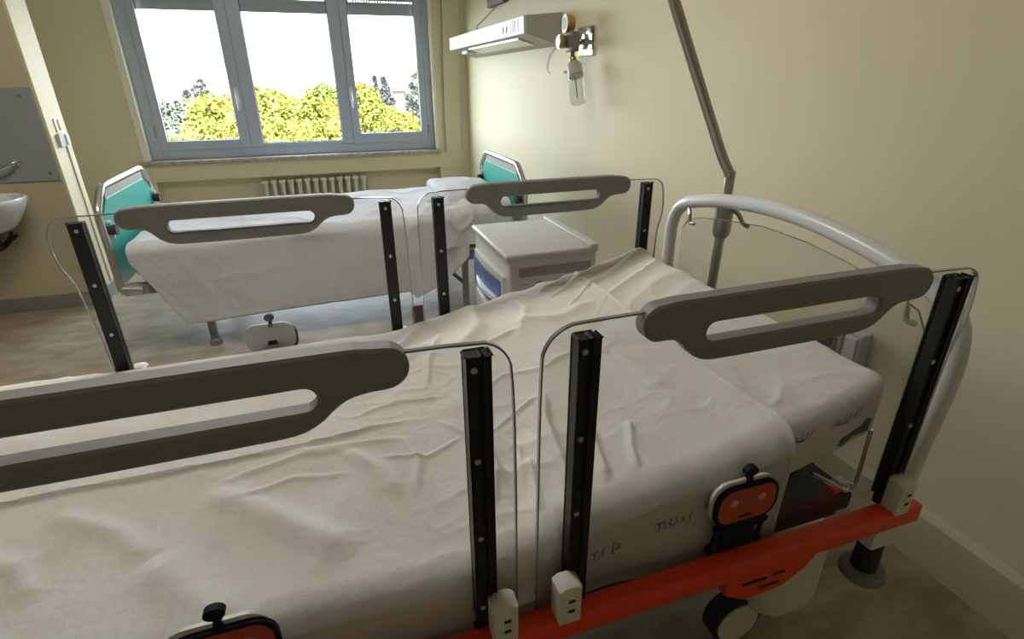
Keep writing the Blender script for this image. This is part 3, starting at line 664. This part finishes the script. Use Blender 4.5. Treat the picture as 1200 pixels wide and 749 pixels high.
# ------------------------------------------------------------------ wall lamp unit, oxygen valve, socket
lm = thing('wall_lamp', 'long white bedhead lamp unit mounted on the right wall above the far bed', 'lamp', (XW, 4.9, Z(.3)))
lx = 1.37
bm = B(); prism(bm, [(lx+.02, Z(.392)), (XW-.002, Z(.415)), (XW-.002, Z(.215)), (lx+.02, Z(.283))], 'y', 3.80, 6.02); obj('lamp_housing', bm, LAMPG, lm)
bm = B(); box(bm, (lx, 3.80, Z(.283)), (lx+.022, 5.72, Z(.392)), .003, 1); obj('lamp_front', bm, mat('lamp_front_white', (.52, .56, .62), .4), lm)
bm = B(); box(bm, (lx, 5.73, Z(.283)), (lx+.022, 6.02, Z(.392)), .003, 1); obj('lamp_end_cap', bm, WHITE, lm)
bm = B(); prism(bm, [(lx+.05, Z(.262)), (lx+.17, Z(.232)), (lx+.17, Z(.238)), (lx+.05, Z(.276))], 'y', 4.05, 5.45); obj('lamp_diffuser', bm, DIFF, lm)
bm = B()
for a, b in ((3.90, 3.93), (3.97, 4.03), (4.06, 4.075)): box(bm, (lx-.0012, a, Z(.30)), (lx, b, Z(.375)))
obj('control_print', bm, LAMPG, lm)
bm = B()
for a in (4.18, 4.26): tube(bm, [(lx, a, Z(.335)), (lx-.006, a, Z(.335))], .022, 14)
obj('lamp_buttons', bm, WHITE, lm, True)
bm = B(); box(bm, (lx+.06, 5.55, Z(.235)), (lx+.15, 5.75, Z(.262)), .004, 1); obj('reading_light', bm, CABW, lm)
bm = B(); box(bm, (XW-.05, 4.92, Z(.60)), (XW, 5.40, Z(.72)), .01, 2); tag(obj('wall_box', bm, BROWN), 'brown box fixed to the right wall above the lamp unit', 'box')
bm = B(); tube(bm, [(XW-.006, 5.2, Z(.61)), (XW-.006, 5.9, Z(.50)), (XW-.006, 6.02, Z(.38))], .004, 6); tag(obj('lamp_cable', bm, LAMPG), 'thin cable running over the right wall to the bedhead lamp', 'cable')

ox = thing('oxygen_regulator', 'brass and grey oxygen valve with clear bottle on the right wall', 'valve', (XW, 3.40, Z(.21)))
bm = B(); prism(bm, rrect(3.275, 3.51, Z(.135), Z(.30), .02, 4), 'x', XW-.014, XW, bev=.004); obj('wall_plate', bm, CHROME, ox, True)
bm = B(); tube(bm, [(XW-.014, 3.40, Z(.215)), (XW-.035, 3.40, Z(.215)), (XW-.037, 3.40, Z(.215)), (1.53, 3.37, Z(.20))], [.045, .045, .018, .018], 18); obj('valve_socket', bm, CHROME, ox, True)
bm = B(); box(bm, (1.49, 3.29, Z(.155)), (1.545, 3.40, Z(.265)), .012, 2); tube(bm, [(1.515, 3.33, Z(.17)), (1.515, 3.33, Z(.08))], .014, 12); obj('valve_body', bm, GREYD, ox, True)
bm = B(); tube(bm, [(1.535, 3.41, Z(.312)), (1.490, 3.40, Z(.312)), (1.487, 3.40, Z(.312))], [.048, .050, .050], 24); tube(bm, [(1.487, 3.40, Z(.312)), (1.486, 3.40, Z(.312))], .046, 24, 1); tube(bm, [(1.4865, 3.40, Z(.312)), (1.485, 3.40, Z(.312))], .034, 24, 2); tube(bm, [(1.515, 3.36, Z(.25)), (1.515, 3.40, Z(.29))], .014, 10); obj('pressure_gauge', bm, [BRASS, WHITE, GREYD], ox, True)
bm = B(); tube(bm, [(1.50, 3.38, Z(.21)), (1.475, 3.38, Z(.212)), (1.445, 3.38, Z(.212))], [.030, .038, .038], 20); tube(bm, [(1.445, 3.38, Z(.212)), (1.438, 3.38, Z(.212))], .033, 20, 1); obj('flow_knob', bm, [BRASS, WHITE], ox, True)
bm = B(); tube(bm, [(1.515, 3.325, Z(.135)), (1.515, 3.32, Z(.118)), (1.515, 3.32, Z(.100)), (1.515, 3.315, Z(.085))], [.014, .022, .022, .014], 12); obj('brass_nut', bm, BRASS, ox, True)
bm = B(); tube(bm, [(1.515, 3.31, Z(.088)), (1.515, 3.30, Z(.078)), (1.515, 3.27, Z(.020))], [.036, .045, .047], 18); tube(bm, [(1.51, 3.32, Z(.045)), (1.495, 3.40, Z(.045))], .008, 8); obj('bottle_cap', bm, LAMPG, ox, True)
bm = B(); tube(bm, [(1.515, 3.272, Z(.020)), (1.515, 3.22, Z(-.125)), (1.515, 3.218, Z(-.13))], [.047, .047, .043], 20); obj('humidifier_bottle', bm, BOTTLE, ox, True)
bm = B(); tube(bm, [(1.515, 3.28, Z(.02)), (1.515, 3.235, Z(-.10))], .004, 6); obj('dip_tube', bm, GREYD, ox)
bm = B(); tube(bm, [(1.495, 3.52, Z(.20)), (1.48, 3.60, Z(.14)), (1.475, 3.63, Z(.07)), (1.48, 3.60, Z(.04))], .007, 8, smoothn=4); obj('oxygen_tube', bm, BOTTLE, ox, True)

so_ = thing('wall_socket', 'grey power socket box on the right wall behind the near bed head', 'socket', (XW, 1.23, Z(-.83)))
bm = B(); box(bm, (XW-.045, 1.14, Z(-.90)), (XW, 1.33, Z(-.775)), .006, 2); obj('socket_box', bm, CABW, so_)
bm = B(); box(bm, (XW-.050, 1.205, Z(-.89)), (XW-.044, 1.315, Z(-.785)), .004, 1); obj('socket_plate', bm, LAMPG, so_)
bm = B(); tube(bm, [(XW-.056, 1.262, Z(-.835)), (XW-.049, 1.262, Z(-.835))], .038, 24); tube(bm, [(XW-.058, 1.262, Z(-.835)), (XW-.050, 1.262, Z(-.835))], .028, 20, 1); obj('socket_outlet', bm, [GREYD, BLACK], so_, True)
bm = B(); box(bm, (XW-.052, 1.150, Z(-.885)), (XW-.044, 1.195, Z(-.79)), .004, 1); obj('socket_switch', bm, WHITE, so_)

# ------------------------------------------------------------------ sink corner
sp_ = thing('splashback', 'grey splashback panel on the wall above the sink', 'panel', (-2.3, 4.262, Z(-.3)))
bm = B(); box(bm, (-2.95, 4.258, Z(-.565)), (-1.612, 4.2685, Z(-.02)), .002, 1); obj('panel_sheet', bm, PANEL, sp_)
bm = B()
for x, z in ((-1.675, -.065), (-1.655, -.52), (-2.8, -.52), (-2.8, -.065)): tube(bm, [(x, 4.262, Z(z)), (x, 4.253, Z(z))], .010, 12)
obj('panel_fixing', bm, GREYD, sp_)
sk = thing('wash_basin', 'white ceramic wash basin on the left wall section', 'sink', (-2.02, 4.27, Z(-.75)))
sx0, sx1 = -2.36, -1.74
bm = B(); cen = Vector(((sx0+sx1)/2, 4.02, 0))
ol = [(sx0, 4.27), (sx0, 3.98), (sx0+.06, 3.85), (sx0+.18, 3.79), (cen.x, 3.78), (sx1-.18, 3.79), (sx1-.06, 3.85), (sx1, 3.98), (sx1, 4.27)]
rings = []
for k, (sc, z) in enumerate(((.42, -.86), (.62, -.80), (.86, -.72), (.98, -.66), (1.0, -.635), (.99, -.622), (.93, -.622), (.86, -.64), (.70, -.72), (.40, -.755))):
    rings.append([bm.verts.new((cen.x+(x-cen.x)*sc, 4.27-(4.27-y)*(sc if k < 5 else .5+.5*sc)-(0 if k < 6 else .02), Z(z))) for x, y in ol])
for a, b in zip(rings, rings[1:]):
    for i in range(len(ol)-1): bm.faces.new((a[i], a[i+1], b[i+1], b[i]))
    bm.faces.new((a[-1], a[0], b[0], b[-1]))
bm.faces.new(rings[0]); bm.faces.new(rings[-1])
o = obj('basin', bm, CERAM, sk, True); sbv = o.modifiers.new('s', 'SUBSURF'); sbv.levels = 2; sbv.render_levels = 2
bm = B(); tube(bm, [(-2.0, 4.12, Z(-.84)), (-2.0, 4.12, Z(-.93)), (-2.0, 4.15, Z(-.95)), (-2.0, 4.27, Z(-.93))], .016, 10, smoothn=3); tube(bm, [(-2.0, 4.12, Z(-.88)), (-2.0, 4.12, Z(-.95))], .028, 12)
for x in (-2.05, -1.955):
    tube(bm, [(x, 4.27, Z(-.90)), (x, 4.22, Z(-.90)), (x+.02, 4.18, Z(-.86))], .010, 8); tube(bm, [(x, 4.23, Z(-.90)), (x, 4.20, Z(-.90))], .018, 8)
obj('drain_trap', bm, BLACK, sk, True)
tp = thing('wall_tap', 'chrome wall tap above the wash basin', 'tap', (-1.93, 4.262, Z(-.46)))
bm = B(); tube(bm, [(-1.80, 4.262, Z(-.44)), (-1.80, 4.22, Z(-.44)), (-1.86, 4.20, Z(-.47)), (-2.02, 4.20, Z(-.50))], .011, 10, smoothn=3); tube(bm, [(-1.80, 4.262, Z(-.44)), (-1.80, 4.252, Z(-.44))], .024, 14); tube(bm, [(-2.0, 4.262, Z(-.48)), (-2.0, 4.2, Z(-.50))], .014, 10); tube(bm, [(-1.95, 4.20, Z(-.495)), (-1.97, 4.07, Z(-.50)), (-1.97, 4.03, Z(-.53))], .009, 10); obj('tap_body', bm, CHROME, tp, True)
# switch on the pillar
sw = thing('light_switch', 'small cream switch box with white rocker on the pillar beside the sink', 'switch', (-1.594, 4.41, Z(-.33)))
bm = B(); box(bm, (-1.594, 4.345, Z(-.375)), (-1.575, 4.425, Z(-.295)), .004, 2); obj('switch_box', bm, mat('switch_grey', (.42, .42, .38), .5), sw)
bm = B(); box(bm, (-1.594, 4.43, Z(-.37)), (-1.565, 4.475, Z(-.30)), .008, 2); obj('switch_rocker', bm, WHITE, sw)
bm = B()
for a, b in (((4.385, -.285), (4.39, -.205)), ((4.445, -.285), (4.45, -.205)), ((4.385, -.285), (4.45, -.280)), ((4.385, -.21), (4.45, -.205))): box(bm, (-1.594, a[0], Z(a[1])), (-1.588, b[0], Z(b[1])))
tag(obj('key_frame', bm, STEEL), 'small empty metal frame on the pillar above the light switch', 'frame')
bm = B(); box(bm, (-1.594, 4.452, .10), (-1.586, 4.462, Z(-.375))); tag(obj('cable_conduit', bm, WALL2), 'thin conduit running down the pillar from the light switch', 'conduit')
# added ceiling panel, outside the camera's view, gives the room fill light
cl = thing('ceiling_fill_panel', 'rectangular fill light panel added out of view above the beds', 'lamp', (-.6, 2.3, H-.06))
bm = B(); box(bm, (-1.2, 2.0, H-.06), (0, 2.6, H), .004, 1); obj('fill_panel_case', bm, WHITE, cl)
bm = B(); box(bm, (-1.16, 2.04, H-.064), (-.04, 2.56, H-.060)); obj('lamp_diffuser', bm, mat('fill_panel_glow', (1, .95, .86), .5, emit=FILL), cl)

# ------------------------------------------------------------------ outside
GY = -14.0
bm = B(); box(bm, (-160, 9, GY-.5), (160, 260, GY)); o = struct('ground_outside', bm, mat('dark_ground', (.02, .03, .01), .9, noise_scale=.3, noise_amt=.3)); 
rng = random.Random(5)
LEAFC = {'pine': ((.115, .115, .018), (.078, .085, .015)), 'grey': ((.080, .092, .068), (.060, .068, .056)), 'dark': ((.056, .062, .058), (.042, .046, .045)), 'green': ((.085, .105, .022), (.06, .078, .018))}
LM = {k: mat('foliage_'+k, v[0], .8, noise_scale=1.5, col2=v[1], spec=.1) for k, v in LEAFC.items()}
BARK = mat('bark', (.06, .04, .025), .9)
def tree(name, xr, D, top, rx, rz_, kind, label, shape='round', group=None):
    """xr = lateral slope x/D, top = height of the crown's top above the eye in metres"""
    cx, cy, cz = xr*D, D, EYE+top-rz_
    t = thing(name, label, 'tree', (cx, cy, GY), group)
    nr = np.random.default_rng(int(abs(xr*1000))+int(D)+3)
    nc = 90 if shape == 'round' else 70
    V = []; Fc = []
    for i in range(nc):
        if shape == 'round':
            d = nr.normal(size=3); d /= np.linalg.norm(d); r = nr.uniform(.55, 1.0)**.5; d[2] = abs(d[2])*1.0 if nr.random() < .8 else d[2]
            c = np.array([cx+d[0]*rx*r, cy+d[1]*rx*r, cz+d[2]*rz_*r]); cr = rx*nr.uniform(.16, .26)
        else:
            h = nr.random(); a = nr.uniform(0, 6.28); rad_ = rx*(1-h)**(.8 if shape == 'cone' else .35)*nr.uniform(.6, 1)
            if shape == 'cone': rad_ *= .7+.3*abs(math.sin(h*16))
            c = np.array([cx+math.cos(a)*rad_, cy+math.sin(a)*rad_, cz-rz_+2*rz_*h]); cr = rx*(.34*(1-h)+.12)
        m = 150
        p = nr.normal(size=(m, 3)); p /= np.linalg.norm(p, axis=1)[:, None]; p = c+p*cr*nr.uniform(.5, 1.1, size=(m, 1))
        u = nr.normal(size=(m, 3)); u /= np.linalg.norm(u, axis=1)[:, None]; v = np.cross(u, nr.normal(size=(m, 3))); v /= np.linalg.norm(v, axis=1)[:, None]
        s = .0027*D*nr.uniform(.6, 1.2, size=(m, 1))
        b0 = len(V)*1
        q = np.stack([p-u*s-v*s*.6, p+u*s-v*s*.6, p+u*s+v*s*.6, p-u*s+v*s*.6], 1).reshape(-1, 3)
        V.append(q)
    V = np.concatenate(V) - np.array([cx, cy, GY]); nf = len(V)//4
    me = bpy.data.meshes.new('crown'); me.vertices.add(len(V)); me.vertices.foreach_set('co', V.ravel()); me.loops.add(nf*4); me.loops.foreach_set('vertex_index', np.arange(nf*4)); me.polygons.add(nf); me.polygons.foreach_set('loop_start', np.arange(nf)*4); me.polygons.foreach_set('loop_total', np.full(nf, 4)); me.update(); me.validate()
    o = bpy.data.objects.new('crown', me); C.objects.link(o); me.materials.append(LM[kind]); o.parent = t
    bm = B()
    for i in range(9):
        hh = i/8
        if shape == 'round': c = Vector((rng.uniform(-.45, .45)*rx, rng.uniform(-.4, .4)*rx, cz-GY+rng.uniform(-.5, .35)*rz_)); s = rx*.45
        else: c = Vector((0, 0, cz-GY-rz_+2*rz_*hh*.85)); s = rx*(.80*(1-hh)**(.8 if shape == 'cone' else .4)+.03)
        bmesh.ops.create_icosphere(bm, subdivisions=2, radius=s, matrix=Matrix.Translation(c) @ Matrix.Diagonal((1, 1, min(1, rz_/rx), 1)))
    for v in bm.verts: v.co += v.co.normalized()*0+Vector((N3(v.co.x, v.co.y, v.co.z), N3(v.co.y, v.co.z, v.co.x), N3(v.co.z, v.co.x, v.co.y)))*rx*.12
    obj('crown_core', bm, LM[kind], t, loc=(0, 0, 0))
    bm = B(); tube(bm, [(0, 0, 0), (rx*.05, 0, (cz-GY)*.6), (0, 0, cz-GY)], [.28, .22, .1], 8); obj('trunk', bm, BARK, t, loc=(0, 0, 0))
    return t
TR = [
 ('broadleaf_tree', -.205, 36, -1.06, 2.01, 2.33, 'grey', 'pale grey-green tree at the far left of the window view', 'round'),
 ('broadleaf_tree', -.235, 26.5, -1.68, 1.41, 1.94, 'grey', 'grey-green tree partly hidden by the left window frame', 'round'),
 ('conifer_tree', -.163, 72, 0.23, 3.02, 4.65, 'dark', 'tall grey conifer rising behind the left pines', 'cone'),
 ('conifer_tree', -.184, 64, -0.78, 1.55, 2.91, 'dark', 'small grey conifer top left of the tall conifer', 'cone'),
 ('pine_tree', -.170, 42, -1.11, 2.10, 1.88, 'pine', 'yellow-green pine in the left pane, in front of the grey conifer', 'round'),
 ('pine_tree', -.14, 31, -0.76, 1.78, 1.78, 'pine', 'yellow-green pine at the right edge of the left pane', 'round'),
 ('pine_tree', -.16, 21.5, -1.54, 1.89, 1.63, 'pine', 'low yellow-green pine filling the bottom of the left pane', 'round'),
 ('pine_tree', -.097, 50, 0.12, 1.62, 3.50, 'green', 'tall green tree at the left edge of the middle pane', 'round'),
 ('pine_tree', -.068, 46, -0.81, 2.20, 2.43, 'pine', 'bright pine left of centre in the middle pane', 'round'),
 ('pine_tree', -.030, 38, -1.21, 2.01, 1.79, 'pine', 'bright pine at the centre of the middle pane below the roofs', 'round'),
 ('pine_tree', .004, 31, -0.84, 1.34, 1.51, 'pine', 'bright pine right of centre in the middle pane', 'round'),
 ('pine_tree', .016, 52, -0.40, 1.92, 2.15, 'green', 'rounded greener tree top at the right edge of the middle pane', 'round'),
 ('pine_tree', -.055, 26, -1.68, 2.21, 1.54, 'pine', 'low pine crown at the bottom left of the middle pane', 'round'),
 ('pine_tree', .010, 20.5, -1.37, 1.52, 1.21, 'pine', 'low pine crown at the bottom right of the middle pane', 'round'),
 ('pine_tree', .072, 42, -0.33, 1.66, 2.54, 'pine', 'tall yellow pine at the left edge of the right pane', 'round'),
 ('pine_tree', .100, 36, -1.42, 1.64, 1.75, 'pine', 'yellow pine sloping down in the right pane', 'round'),
 ('pine_tree', .135, 31, -1.73, 1.37, 1.09, 'pine', 'lowest yellow pine in the right pane, below the pink building', 'round'),
 ('cypress_tree', .098, 80, 0.46, 1.14, 4.80, 'dark', 'thin dark spire tree in the right pane', 'cone'),
 ('conifer_tree', .112, 66, 0.20, 2.00, 4.20, 'dark', 'grey conifer between the thin spire and the pink building', 'cone'),
 ('cypress_tree', .168, 46, 0.52, 1.26, 3.22, 'grey', 'tall grey tree at the right edge of the right pane', 'col'),
]
for nm, xr, D, top, rx, rz_, k, lb, sh in TR: tree(nm, xr, D, top, rx, rz_, k, lb, sh)
def house(name, label, x0, x1, y, z1, m, roof, wins, depth=8):
    t = thing(name, label, 'building', ((x0+x1)/2, y, GY))
    bm = B(); box(bm, (x0, y, GY), (x1, y+depth, EYE+z1)); obj('walls', bm, m, t)
    bm = B(); box(bm, (x0-.3, y-.3, EYE+z1), (x1+.3, y+depth+.3, EYE+z1+.35)); obj('roof', bm, roof, t)
    for (a, b, c, d) in wins:
        bm = B(); box(bm, (a, y-.06, EYE+c), (b, y+.02, EYE+d)); obj('window', bm, BL2, t)
BL2 = mat('far_window_blue', (.04, .05, .075), .2)
PK = mat('pink_render', (.10, .065, .055), .8); WH = mat('white_render', (.16, .16, .16), .8)
house('apartment_building', 'pinkish block behind the conifers in the right pane', 10.9, 15.5, 92, -1.4, PK, PK, [(11.3+i*1.05, 11.9+i*1.05, -3.0-j*1.7, -2.1-j*1.7) for i in range(4) for j in range(3)])
house('apartment_building', 'white far roofs between the trees in the middle pane', -4.6, .2, 120, -2.3, WH, WH, [(-4.2+i*1.5, -3.4+i*1.5, -3.6, -2.9) for i in range(3)])
house('stair_tower', 'small white roof tower on the far building in the middle pane', -3.1, -1.95, 115, -1.27, WH, WH, [(-2.9, -2.4, -1.9, -1.6)], 2)
bpy.context.view_layer.update()
